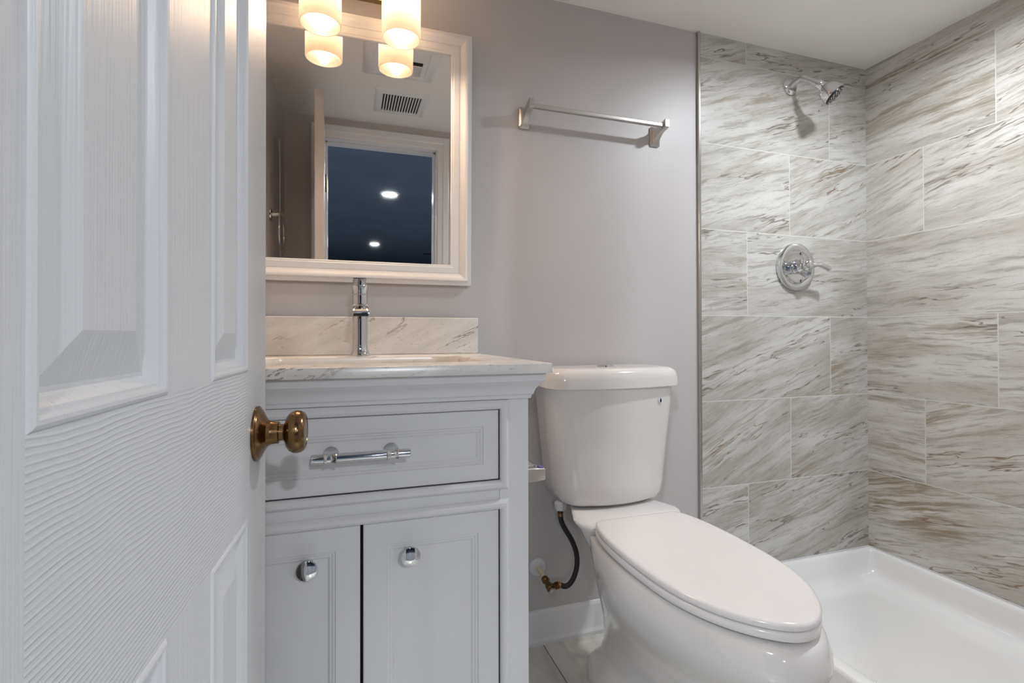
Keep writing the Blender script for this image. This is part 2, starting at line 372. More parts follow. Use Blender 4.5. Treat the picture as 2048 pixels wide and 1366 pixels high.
# stops
box(bm, OX0, OX0 + 0.010, YD2 + 0.02, YD - 0.040, 0, OH); box(bm, OX1 - 0.010, OX1, YD2 + 0.02, YD - 0.040, 0, OH); box(bm, OX0, OX1, YD2 + 0.02, YD - 0.040, OH - 0.010, OH)
struct(finish('trim_2', bm, 'trim', bevel=0.0015), 'white door jamb lining the opening')
bm = bmesh.new(); CW = 0.062
prof = [(0.0, 0.0), (0.0, 0.016), (0.006, 0.018), (0.030, 0.017), (0.036, 0.012), (0.050, 0.010), (0.058, 0.009), (CW, 0.006), (CW, 0.0)]
for ysurf, sgn in ((YD, 1), (YD2, -1)):
    L = []
    for w_, d in prof:
        q = [(OX0 - 0.006 - CW + w_, 0.0), (OX0 - 0.006 - CW + w_, OH + 0.006 + CW - w_), (OX1 + 0.006 + CW - w_, OH + 0.006 + CW - w_), (OX1 + 0.006 + CW - w_, 0.0)]
        L.append([bm.verts.new((x, ysurf + sgn * d, z)) for x, z in q])
    for A, B in zip(L, L[1:] + L[:1]):
        for k in range(3): bm.faces.new([A[k], A[k + 1], B[k + 1], B[k]])
    bm.faces.new([r[0] for r in L]); bm.faces.new([r[3] for r in L])
struct(finish('trim_3', bm, 'trim', angle=20), 'white door casing round the opening')

# ================================================================ the open door
DW = 0.556; DT = 0.035; D0 = 0.012; D1 = Z0 + 0.962
ang = math.radians(2.26)
dr = Vector((math.sin(ang), math.cos(ang), 0)); dn = Vector((dr.y, -dr.x, 0))
E0 = Vector((-0.104, -0.735, 0)) - dr * 0.013
hinge = E0 - dr * DW
door = empty('door_1', (hinge.x, hinge.y, 0)); door.rotation_euler = (0, 0, -ang)
struct(door, 'white six panel interior door with moulded grain, standing open at the left')
# local frame: +y along the door from hinge to free edge, +x out of the visible face, face at x=0
bm = bmesh.new()
def door_face(face_x, sgn):
    cols = [(DW - 0.459, DW - 0.319), (DW - 0.224, DW - 0.098)]
    rows = [(0.20, Z0 - 0.2), (Z0 - 0.039, Z0 + 0.60), (Z0 + 0.70, D1 - 0.10)]
    ys = [0, cols[0][0], cols[0][1], cols[1][0], cols[1][1], DW]; zs = [D0] + [v for r in rows for v in r] + [D1]
    pl = lambda u, v, d: (face_x + sgn * d, u, v)
    for i in range(5):
        for j in range(7):
            ispanel = i in (1, 3) and j in (1, 3, 5)
            if ispanel:
                prof = [(0, 0), (0.0012, 0.0012), (0.003, 0.0020), (0.005, 0.0018), (0.0068, 0.0004), (0.0075, -0.0012), (0.0092, -0.0016), (0.0105, -0.0030), (0.0128, -0.0068), (0.0145, -0.0085), (0.017, -0.0085), (0.041, -0.0015), (0.0425, -0.001)]
                rect_sweep(bm, prof, ys[i], ys[i + 1], zs[j], zs[j + 1], pl, True, 0, 0)
            else:
                f = bm.faces.new([bm.verts.new(pl(*q, 0)) for q in ((ys[i], zs[j]), (ys[i + 1], zs[j]), (ys[i + 1], zs[j + 1]), (ys[i], zs[j + 1]))])
                f.material_index = 1 if (i in (1, 2, 3) and j in (0, 2, 4, 6)) and not (i == 2 and j in (1, 3, 5)) else 0
door_face(0, 1); door_face(-DT, -1)
bmesh.ops.remove_doubles(bm, verts=bm.verts, dist=1e-5)
for y0 in (0, DW):
    bm.faces.new([bm.verts.new(p) for p in ((0, y0, D0), (-DT, y0, D0), (-DT, y0, D1), (0, y0, D1))])
for z0 in (D0, D1):
    bm.faces.new([bm.verts.new(p) for p in ((0, 0, z0), (-DT, 0, z0), (-DT, DW, z0), (0, DW, z0))])
slab = finish('door_leaf', bm, ['door_v', 'door_h'], door, angle=12)
KZ = Z0 - 0.115; KY = DW - 0.051
def door_knob(face_x, sgn):
    k = empty('door_knob', (face_x, KY, KZ), door); ax = (sgn, 0, 0)
    latheo('rosette', [(0, 0.0325), (0.0025, 0.0325), (0.0035, 0.0315), (0.0038, 0.0300), (0.0055, 0.0285), (0.009, 0.0215), (0.0125, 0.0160), (0.016, 0.0138), (0.021, 0.0132), (0.0245, 0.0132), (0.0252, 0.0120), (0.0252, 0.0)], (0, 0, 0), ax, 'brass', k, angle=25)
    latheo('knob_grip', [(0.024, 0.0098), (0.030, 0.0100), (0.0315, 0.0125), (0.033, 0.0175), (0.0365, 0.0225), (0.041, 0.0252), (0.045, 0.0258), (0.049, 0.0250), (0.0525, 0.0230), (0.0545, 0.0205), (0.0548, 0.0185), (0.0538, 0.0178), (0.0538, 0.0150), (0.0545, 0.0142), (0.0548, 0.008), (0.0542, 0.0)], (0, 0, 0), ax, 'brass', k, angle=25)
    return k
door_knob(0, 1); door_knob(-DT, -1)
bm = bmesh.new(); box(bm, -DT + 0.005, -0.005, DW - 0.0005, DW + 0.0008, KZ - 0.028, KZ + 0.028); box(bm, -DT / 2 - 0.006, -DT / 2 + 0.006, DW, DW + 0.008, KZ - 0.008, KZ + 0.008)
finish('latch_plate', bm, 'brass', door)
for hz in (0.20, 0.95, 1.68):
    bm = bmesh.new(); lathe(bm, [(-0.045, 0.0), (-0.045, 0.005), (0.045, 0.005), (0.045, 0)], (0.005, -0.004, hz), (0, 0, 1), 16); box(bm, -0.028, 0.004, -0.002, 0.0, hz - 0.044, hz + 0.044)
    finish('hinge', bm, 'brass', door)

# ================================================================ vanity cabinet
VX0, VX1, VY = -0.283, 0.326, -0.552
VTOP = Z0 - 0.069
van = thing('vanity_cabinet', 'white shaker vanity cabinet with chrome handle standing under the marble countertop', 'cabinet', ((VX0 + VX1) / 2, -0.28, 0))
OXa, OXb = -0.231, 0.268
bm = bmesh.new()
box(bm, VX0, VX0 + 0.018, VY + 0.02, -0.004, 0.0, VTOP - 0.001); box(bm, VX1 - 0.018, VX1, VY + 0.02, -0.004, 0.0, VTOP - 0.001)
box(bm, VX0 + 0.018, VX1 - 0.018, VY + 0.025, -0.004, 0.085, 0.10); box(bm, VX0 + 0.018, VX1 - 0.018, -0.014, -0.004, 0.10, VTOP - 0.02)
box(bm, VX0 + 0.018, VX1 - 0.018, VY + 0.08, VY + 0.095, 0.0, 0.085)
finish('carcass', bm, 'cab', van, bevel=0.001)
DRT, DRB, DOT, DOB = Z0 - 0.1375, Z0 - 0.2715, Z0 - 0.3255, 0.115
bm = bmesh.new(); yb, yf = VY + 0.020, VY
box(bm, VX0, OXa, yf, yb, 0.0, VTOP); box(bm, OXb, VX1, yf, yb, 0.0, VTOP)
box(bm, OXa, OXb, yf + 0.0008, yb, DRT, VTOP); box(bm, OXa, OXb, yf + 0.0008, yb, DOT, DRB); box(bm, OXa, OXb, yf + 0.0008, yb, 0.07, DOB)
finish('face_frame', bm, 'cab', van, bevel=0.0008)
bm = bmesh.new(); box(bm, OXa + 0.001, OXb - 0.001, yb - 0.001, yb + 0.004, DOB, VTOP - 0.03); finish('gap_shade_sheet', bm, 'gap', van)  # black sheet put in for the shade behind the front gaps
# bead moulding round the openings
pf = lambda u, v, d: (u, VY - d, v)
def bead(z0, z1):
    bm = bmesh.new(); prof = [(-0.0175, -0.001), (-0.0175, 0.003), (-0.0155, 0.0065), (-0.0115, 0.0095), (-0.006, 0.010), (-0.0018, 0.0075), (0, 0.004), (0, -0.012)]
    rect_sweep(bm, prof, OXa, OXb, z0, z1, pf, False); return finish('bead_moulding', bm, 'cab', van, angle=25)
bead(DRB, DRT); bead(DOB, DOT)
# cornice under the counter: front and right return
bm = bmesh.new(); zt = VTOP
prof = [(0.0, -0.050), (0.004, -0.050), (0.005, -0.044), (0.008, -0.041), (0.0095, -0.036), (0.012, -0.030), (0.017, -0.023), (0.0225, -0.0185), (0.0245, -0.016), (0.026, -0.0155), (0.026, -0.001), (0.0, -0.001)]
L = [[bm.verts.new(p) for p in ((VX0 - d, -0.004, zt + z), (VX0 - d, VY - d, zt + z), (VX1 + d, VY - d, zt + z), (VX1 + d, -0.004, zt + z))] for d, z in prof]
for A, B in zip(L, L[1:]):
    for k in range(3): bm.faces.new([A[k], A[k + 1], B[k + 1], B[k]])
bm.faces.new([r[0] for r in L]); bm.faces.new([r[3] for r in L])
finish('cornice', bm, 'cab', van, angle=20)
# drawer and doors with stepped inner frame
def front(name, x0, x1, z0, z1, border, depth=0.018):
    bm = bmesh.new(); g = 0.0016; x0 += g; x1 -= g; z0 += g; z1 -= g
    prof = [(0.0, -depth), (0.0, -0.0015), (0.0015, 0.0), (border, 0.0), (border + 0.0012, -0.0022), (border + 0.005, -0.0026), (border + 0.0062, -0.0042), (border + 0.0095, -0.0045), (border + 0.013, -0.0070), (border + 0.0145, -0.0070)]
    L = rect_sweep(bm, prof, x0, x1, z0, z1, pf, True); bm.faces.new(L[0])
    return finish(name, bm, 'cab', van, angle=18)
dw = front('drawer', OXa, OXb, DRB, DRT, 0.030)
GX = 0.018
dl = front('cabinet_door', OXa, GX - 0.0008, DOB, DOT, 0.040); drr = front('cabinet_door', GX + 0.0012, OXb, DOB, DOT, 0.040)
# bar handle
hx0, hx1, hz = -0.062, 0.098, Z0 - 0.201; hy = VY - 0.030
h = empty('drawer_handle', (0.018, VY, hz), van); h.parent = dw
bm = bmesh.new(); tube(bm, [(hx0, hy, hz), (hx0 + 0.0008, hy, hz), (hx1 - 0.0008, hy, hz), (hx1, hy, hz)], [0.0072, 0.0080, 0.0080, 0.0072], 28)
for sx in (-0.032, 0.068):
    lathe(bm, [(-0.010, 0.0), (-0.010, 0.0108), (-0.009, 0.0114), (-0.004, 0.0090), (0.004, 0.0090), (0.009, 0.0114), (0.010, 0.0108), (0.010, 0)], (sx, hy, hz), (1, 0, 0), 28)
    lathe(bm, [(-0.0072, 0.0), (-0.0072, 0.0128), (-0.003, 0.0126), (0.002, 0.0080), (0.010, 0.0050), (0.024, 0.0060)], (sx, VY, hz), (0, -1, 0), 28)
finish('handle_bar', bm, 'chrome', dw); bpy.data.objects.remove(h)
for (kx, own) in ((-0.0685, dl), (0.0995, drr)):
    latheo('knob', [(-0.0072, 0.0), (-0.0072, 0.0085), (0.002, 0.0070), (0.011, 0.0058), (0.015, 0.0080), (0.019, 0.0150), (0.021, 0.0168), (0.0235, 0.0172), (0.0255, 0.0160), (0.0268, 0.012), (0.0276, 0.006), (0.0278, 0.0)], (kx, VY, Z0 - 0.3835), (0, -1, 0), 'chrome', own, angle=30)
reorigin(van)
for ch in van.children:
    pass

# ================================================================ countertop, basin, backsplash, faucet
ct = thing('countertop', 'cream veined marble vanity top with an oval cut basin', 'countertop', (0.02, -0.29, VTOP))
CT = Z0 - 0.0505; CX0, CX1, CY0, CY1 = XL + 0.002, 0.3605, -0.590, -0.002
bcx, bcy, bhx, bhy = 0.022, -0.318, 0.245, 0.165
def hole(z, dx=0.0, r=0.07): return rrect(bcx, bcy, bhx - dx, bhy - dx, max(0.01, r - dx), z, 8)
bm = bmesh.new()
outer = []
hb = hole(CT)
for (x, y, z) in hb:       # project the hole outline outwards onto the rectangle
    dx, dy = x - bcx, y - bcy
    tx = ((CX1 - bcx) if dx > 0 else (CX0 - bcx)) / dx if abs(dx) > 1e-9 else 1e9; ty = ((CY1 - bcy) if dy > 0 else (CY0 - bcy)) / dy if abs(dy) > 1e-9 else 1e9
    t = min(tx, ty); outer.append((bcx + dx * t, bcy + dy * t))
# snap the nearest outline point to every corner
for cxn, cyn in ((CX0, CY0), (CX0, CY1), (CX1, CY0), (CX1, CY1)):
    k = min(range(len(outer)), key=lambda i: (outer[i][0] - cxn) ** 2 + (outer[i][1] - cyn) ** 2); outer[k] = (cxn, cyn)
e = 0.002
def inset(p, d): return (min(max(p[0], CX0 + d), CX1 - d), min(max(p[1], CY0 + d), CY1 - d))
rings = [[(*inset(p, 0.0), CT - 0.0185) for p in outer], [(*inset(p, 0), CT - e) for p in outer], [(*inset(p, e * 0.4), CT - e * 0.4) for p in outer], [(*inset(p, e), CT) for p in outer],
         [(x, y, CT) for x, y, z in hole(CT, -0.003)], [(x, y, CT - 0.001) for x, y, z in hole(CT, -0.001)], [(x, y, CT - 0.003) for x, y, z in hole(CT)], [(x, y, CT - 0.0185) for x, y, z in hole(CT)]]
R = loft(bm, rings, False, False)
for k in range(len(outer)): bm.faces.new([R[-1][k], R[-1][(k + 1) % len(outer)], R[0][(k + 1) % len(outer)], R[0][k]])
finish('stone_slab', bm, 'marble', ct, angle=40)
bm = bmesh.new(); zb = CT - 0.0185
loft(bm, [hole(zb, -0.006), hole(zb, 0.0), hole(zb - 0.005, 0.003), hole(zb - 0.05, 0.012), hole(zb - 0.085, 0.022, 0.08), hole(zb - 0.105, 0.045, 0.10), hole(zb - 0.112, 0.09, 0.12)], False, True)
finish('basin', bm, 'basin', ct, angle=60)
latheo('drain', [(0, 0), (0, 0.022), (0.003, 0.020), (0.003, 0.0)], (bcx, bcy, zb - 0.112), (0, 0, 1), 'chrome', ct)
reorigin(ct)
bs = boxo('backsplash', (CX0, 0.3605, -0.021, -0.001, CT + 0.0003, Z0 + 0.0545), 'marble', bevel=0.002)
tag(bs, 'cream marble backsplash strip with brown vein, standing on the countertop against the wall', 'backsplash')
fx, fy = 0.0228, -0.102
fa = thing('faucet', 'single handle chrome basin faucet standing behind the sink', 'faucet', (fx, fy, CT))
latheo('faucet_body', [(0, 0.0), (0, 0.0265), (0.003, 0.0268), (0.007, 0.0245), (0.016, 0.0215), (0.032, 0.0200), (0.130, 0.0200), (0.1305, 0.0196), (0.1315, 0.0196), (0.132, 0.0200), (0.158, 0.0200), (0.159, 0.0)], (fx, fy, CT), (0, 0, 1), 'chrome', fa, 56)
# spout: flattened block reaching out over the basin
bm = bmesh.new(); rings = []
for t, hw, hh, zc in ((0.0, 0.0185, 0.0120, 0.114), (0.02, 0.0200, 0.0125, 0.1165), (0.060, 0.0206, 0.0130, 0.1185), (0.078, 0.0206, 0.0125, 0.1180), (0.098, 0.0206, 0.0080, 0.1135), (0.112, 0.0203, 0.0038, 0.1090), (0.1145, 0.0195, 0.0015, 0.1068)):
    y = fy - 0.004 - t; ring = []
    for k in range(32):
        a = 2 * PI * k / 32; c_, s_ = math.cos(a), math.sin(a)
        ring.append((fx + hw * math.copysign(abs(c_) ** 0.35, c_), y, CT + zc + hh * math.copysign(abs(s_) ** 0.35, s_)))
    rings.append(ring)
loft(bm, rings); finish('spout', bm, 'chrome', fa, angle=40)
bm = bmesh.new(); box(bm, fx - 0.0175, fx + 0.0175, fy - 0.1155, fy - 0.088, CT + 0.0995, CT + 0.1052); finish('aerator', bm, 'blackplastic', fa, bevel=0.001)
# lever: cap plus a flat plate rising to the front
bm = bmesh.new(); lathe(bm, [(0.1605, 0.0), (0.1605, 0.0198), (0.178, 0.0198), (0.186, 0.017), (0.189, 0.0)], (fx, fy, CT), (0, 0, 1), 48)
rings = []
for t, hw, zc, hh in ((-0.012, 0.008, 0.182, 0.006), (0.0, 0.0145, 0.184, 0.006), (0.03, 0.0155, 0.187, 0.0045), (0.070, 0.0168, 0.1890, 0.0028), (0.086, 0.0165, 0.1895, 0.0022), (0.089, 0.015, 0.1895, 0.0012)):
    ring = []
    for k in range(28):
        a = 2 * PI * k / 28; c_, s_ = math.cos(a), math.sin(a)
        ring.append((fx - 0.0025 + hw * math.copysign(abs(c_) ** 0.3, c_), fy - t, CT + zc + 0.003 + hh * math.copysign(abs(s_) ** 0.5, s_)))
    rings.append(ring)
loft(bm, rings); finish('lever_handle', bm, 'chrome', fa, angle=40)
reorigin(fa)

# ================================================================ framed mirror (hangs with its top tipped forward)
mir = thing('wall_mirror', 'rectangular wall mirror in a wide white moulded frame above the faucet', 'mirror', (0.0205, -0.004, Z0 + 0.150))
MX0, MX1, MH = -0.297, 0.338, 0.730
TILT = 0.025
bm = bmesh.new(); pm = lambda u, v, d: (u - 0.0205, -d, v)
prof = [(0.060, 0.0), (0.0, 0.0), (0.0, 0.0195), (0.001, 0.0205), (0.0100, 0.0215), (0.0105, 0.0240), (0.0120, 0.0265), (0.0145, 0.0275), (0.0175, 0.0270), (0.022, 0.0245), (0.027, 0.0210), (0.0315, 0.0190), (0.0330, 0.0185), (0.0335, 0.0165), (0.0355, 0.0160), (0.036, 0.0172), (0.052, 0.0160), (0.0535, 0.0150), (0.058, 0.0145), (0.0595, 0.0135), (0.060, 0.0085)]
rect_sweep(bm, prof, MX0, MX1, 0, MH, pm, False); finish('mirror_frame', bm, 'frame', mir, angle=22)
bm = bmesh.new(); box(bm, MX0 + 0.058 - 0.0205, MX1 - 0.058 - 0.0205, -0.0095, -0.006, 0.058, MH - 0.058); finish('mirror_glass', bm, 'silver', mir, smooth=False)
bm = bmesh.new(); box(bm, MX0 + 0.05 - 0.0205, MX1 - 0.05 - 0.0205, -0.0058, -0.002, 0.05, MH - 0.05); finish('backing_board', bm, 'trim', mir)
mir.rotation_euler = (TILT, 0, 0)

# ================================================================ two lamp vanity light
vl = thing('vanity_light', 'two lamp vanity light with frosted glass cylinder shades mounted above the mirror', 'wall light', (0.027, 0, Z0 + 0.975))
LX = (-0.0735, 0.1275); LY = -0.115; SB = Z0 + 0.790; ST = SB + 0.125
bm = bmesh.new(); box(bm, -0.115, 0.169, -0.022, 0.0, Z0 + 0.945, Z0 + 1.005); finish('back_plate', bm, 'brown', vl, bevel=0.004)
for x in LX:
    bm = bmesh.new(); tube(bm, catmull([(x, -0.02, Z0 + 0.975), (x, -0.06, Z0 + 0.978), (x, -0.098, Z0 + 0.974), (x, LY, Z0 + 0.955), (x, LY, Z0 + 0.935)], 5), 0.007, 16); finish('light_arm', bm, 'brown', vl)
    latheo('socket', [(0, 0), (0, 0.012), (0.004, 0.024), (0.010, 0.026), (0.032, 0.022), (0.036, 0.014), (0.036, 0)], (x, LY, Z0 + 0.905), (0, 0, 1), 'brown', vl)
    bm = bmesh.new(); Rr = 0.0505
    lathe_prof = [(0.1245, Rr - 0.0036), (0.1255, Rr - 0.0018), (0.1245, Rr), (0.004, Rr), (0.0008, Rr - 0.0005), (0.0, Rr - 0.0018), (0.0008, Rr - 0.0032), (0.004, Rr - 0.0036)]
    a, u, v = frame_of((0, 0, 1)); rings = []
    for d, r in lathe_prof: rings.append([(x + r * math.cos(2 * PI * k / 64), LY + r * math.sin(2 * PI * k / 64), SB + d) for k in range(64)])
    loft(bm, rings + [rings[0]], False, False); bmesh.ops.remove_doubles(bm, verts=bm.verts, dist=1e-6)
    finish('glass_shade', bm, 'frost', vl, angle=50)
    sl = bpy.data.lights.new('vanity_added_spot', 'SPOT'); sl.energy = 4.3; sl.color = (1.0, 0.70, 0.46); sl.spot_size = math.radians(176); sl.spot_blend = 0.8; sl.shadow_soft_size = 0.016  # added unseen spot at the shade's mouth, carries the lamp's downward light
    so = bpy.data.objects.new('vanity_added_spot', sl); so.location = (x, LY, SB + 0.004); C.objects.link(so)
    latheo('light_bulb', [(0.0, 0.0), (0.0012, 0.008), (0.005, 0.016), (0.012, 0.0225), (0.021, 0.0250), (0.032, 0.023), (0.045, 0.016), (0.056, 0.0125), (0.072, 0.0125), (0.072, 0.0)], (x, LY, SB + 0.040), (0, 0, 1), 'bulb', vl, angle=60)
reorigin(vl)

# ================================================================ towel bar
tb = thing('towel_bar', 'satin nickel towel bar with two square posts mounted on the wall over the toilet', 'towel bar', (0.755, 0, Z0 + 0.68))
for sx, x in ((-1, 0.513), (1, 0.985)):
    bm = bmesh.new(); zc = Z0 + 0.678; rings = []
    # wall plate flowing into a rising finger that carries the bar
    for y, hx, z0, z1 in ((0.0, 0.019, -0.033, 0.033), (-0.005, 0.0188, -0.033, 0.033), (-0.008, 0.016, -0.031, 0.031), (-0.012, 0.0125, -0.024, 0.026), (-0.020, 0.0100, -0.014, 0.022), (-0.032, 0.0088, -0.005, 0.022), (-0.048, 0.0085, 0.002, 0.026), (-0.062, 0.0085, 0.004, 0.031), (-0.072, 0.0083, 0.006, 0.033), (-0.0750, 0.0072, 0.008, 0.031)):
        ring = rrect(x, 0, hx, (z1 - z0) / 2, min(hx, (z1 - z0) / 2) * 0.35, 0, 5)
        rings.append([(px, y, zc + (z0 + z1) / 2 + py) for px, py, _ in ring])
    loft(bm, rings); finish('wall_post', bm, 'satin', tb, angle=45)
bm = bmesh.new(); box(bm, 0.515, 0.983, -0.067, -0.053, Z0 + 0.6875, Z0 + 0.6995); finish('towel_rail', bm, 'satin', tb, bevel=0.002)
reorigin(tb)

# ================================================================ shower fittings
yt = -0.0045
sh = thing('overhead_shower', 'chrome shower head on a bent arm high on the tile wall', 'shower head', (1.578, yt, Z0 + 0.941))
S0 = Vector((1.578, yt, Z0 + 0.941))
latheo('flange', [(0, 0.0), (0, 0.031), (0.003, 0.0315), (0.006, 0.029), (0.009, 0.020), (0.011, 0.013), (0.011, 0)], S0, (0, -1, 0), 'chrome', sh)
bm = bmesh.new(); A1 = [(1.578, yt - 0.004, S0.z), (1.578, yt - 0.035, S0.z + 0.006), (1.579, yt - 0.055, S0.z + 0.006), (1.582, yt - 0.075, S0.z - 0.008), (1.588, yt - 0.112, S0.z - 0.040)]
tube(bm, catmull(A1, 6), 0.0100, 20); finish('shower_arm', bm, 'chrome', sh)
HB = Vector((1.588, yt - 0.112, S0.z - 0.040)); HD = Vector((0.46, -0.50, -0.735)).normalized()
latheo('swivel_ball', [(-0.006, 0), (-0.006, 0.012), (0.0, 0.0155), (0.010, 0.0155), (0.016, 0.012), (0.018, 0.0165), (0.022, 0.0165), (0.024, 0.012), (0.024, 0)], HB, HD, 'chrome', sh)
latheo('spray_bell', [(0.022, 0), (0.022, 0.014), (0.028, 0.020), (0.036, 0.030), (0.050, 0.0355), (0.066, 0.0385), (0.070, 0.0385), (0.071, 0.036), (0.071, 0.0)], HB, HD, 'chrome', sh)
bm = bmesh.new(); lathe(bm, [(0.0705, 0.0), (0.0705, 0.0355), (0.075, 0.0345), (0.0765, 0.030), (0.0768, 0.0)], HB, HD, 40)
a, u, v = frame_of(HD)
fp = finish('spray_face', bm, 'blackplastic', sh)
bm = bmesh.new()
for rr, nn in ((0.011, 6), (0.020, 10), (0.0285, 16)):
    for k in range(nn):
        t = 2 * PI * k / nn; c0 = HB + HD * 0.0762 + (u * math.cos(t) + v * math.sin(t)) * rr
        lathe(bm, [(0, 0), (0, 0.0017), (0.0022, 0.0012), (0.0022, 0)], c0, HD, 8)
nz = finish('nozzle_ring', bm, 'satin', sh); nz.parent = fp
reorigin(sh)
VC = Vector((1.5965, yt, Z0 + 0.259))
vvv = thing('shower_valve', 'round chrome shower valve plate with a lever handle on the tile wall', 'shower valve', VC)
latheo('valve_plate', [(0, 0), (0, 0.0895), (0.004, 0.0905), (0.010, 0.0885), (0.0135, 0.0820), (0.0140, 0.0740), (0.0125, 0.0660), (0.0095, 0.0600), (0.0085, 0.0540), (0.0080, 0.030), (0.0085, 0)], VC, (0, -1, 0), 'chrome', vvv, 72)
for dz in (0.058, -0.058):
    latheo('plate_screw', [(0, 0), (0, 0.006), (0.003, 0.0055), (0.0035, 0)], VC + Vector((0.024, -0.0100, dz * 0.9)), (0, -1, 0), 'satin', vvv, 16)
latheo('valve_stem', [(0.007, 0), (0.007, 0.0270), (0.012, 0.0275), (0.014, 0.0255), (0.030, 0.0245), (0.032, 0.0225), (0.040, 0.0180), (0.044, 0.0165), (0.048, 0.0180), (0.049, 0)], VC, (0, -1, 0), 'chrome', vvv)
bm = bmesh.new(); HH = VC + Vector((0, -0.058, 0))
lathe(bm, [(-0.012, 0), (-0.012, 0.014), (-0.008, 0.0205), (-0.001, 0.0235), (0.006, 0.0215), (0.012, 0.014), (0.014, 0.006), (0.0142, 0)], HH, (0, -1, 0), 36)
pts = catmull([(0.008, -0.000, 0.0), (0.030, -0.006, 0.001), (0.045, -0.008, 0.002), (0.065, -0.008, -0.002), (0.088, -0.007, -0.009), (0.094, -0.007, -0.0105)], 5)
rs = [0.0125 + (0.0072 - 0.0125) * min(1, i / 6) if i < 6 else 0.0068 + 0.0042 * (i - 6) / (len(pts) - 7) for i in range(len(pts))]; rs[-1] *= 0.75
tube(bm, [HH + p for p in pts], rs, 20); finish('valve_lever', bm, 'chrome', vvv, angle=50)
reorigin(vvv)
# ---- recessed lamp over the shower
sd = thing('shower_downlight', 'small recessed downlight in the ceiling over the shower', 'ceiling light', (SHOWER_LIGHT[0], SHOWER_LIGHT[1], CEIL))
latheo('trim_ring', [(0, 0.048), (0, 0.072), (0.004, 0.070), (0.005, 0.050), (0, 0.048)], (SHOWER_LIGHT[0], SHOWER_LIGHT[1], CEIL - 0.0004), (0, 0, -1), 'trim', sd)
latheo('lens', [(0, 0), (0, 0.047), (0.001, 0.047), (0.001, 0)], (SHOWER_LIGHT[0], SHOWER_LIGHT[1], CEIL - 0.0004), (0, 0, -1), 'hall_lens', sd)
reorigin(sd)

# ================================================================ shower pan
PX0, PX1, PY0, PY1, PH = 1.172, XR - 0.001, YD + 0.003, -0.006, 0.1155
pan = bmesh.new()
def pr(x0, x1, y0, y1, z, r=0.0):
    return rrect((x0 + x1) / 2, (y0 + y1) / 2, (x1 - x0) / 2, (y1 - y0) / 2, max(r, 0.0005), z, 6)
rings = [pr(PX0, PX1, PY0, PY1, 0.001, 0.004), pr(PX0, PX1, PY0, PY1, PH - 0.012, 0.004), pr(PX0 + 0.003, PX1, PY0 + 0.003, PY1, PH - 0.003, 0.004), pr(PX0 + 0.010, PX1 - 0.001, PY0 + 0.01, PY1 - 0.001, PH, 0.004),
         pr(PX0 + 0.038, PX1 - 0.010, PY0 + 0.03, PY1 - 0.010, PH, 0.010), pr(PX0 + 0.046, PX1 - 0.015, PY0 + 0.038, PY1 - 0.015, PH - 0.004, 0.014), pr(PX0 + 0.053, PX1 - 0.018, PY0 + 0.042, PY1 - 0.018, PH - 0.014, 0.018),
         pr(PX0 + 0.068, PX1 - 0.026, PY0 + 0.05, PY1 - 0.026, PH - 0.060, 0.028), pr(PX0 + 0.078, PX1 - 0.033, PY0 + 0.058, PY1 - 0.033, PH - 0.078, 0.034), pr(PX0 + 0.098, PX1 - 0.050, PY0 + 0.075, PY1 - 0.050, PH - 0.090, 0.05),
         pr(PX0 + 0.13, PX1 - 0.080, PY0 + 0.11, PY1 - 0.080, PH - 0.0935, 0.06), pr(PX0 + 0.30, PX1 - 0.25, PY0 + 0.50, PY1 - 0.40, PH - 0.100, 0.1)]
loft(pan, rings); po = finish('shower_pan', pan, 'acrylic', angle=50)
tag(po, 'white acrylic shower pan with raised curb on the floor beyond the toilet', 'shower pan')
# caulk bead along the tile
bm = bmesh.new(); box(bm, PX0, PX1 - 0.002, -0.0095, -0.0045, PH + 0.0002, PH + 0.004); box(bm, XR - 0.005, XR - 0.0005, PY0, -0.006, PH + 0.0002, PH + 0.004)
cq = finish('sealant_bead', bm, 'whiteplastic', po)

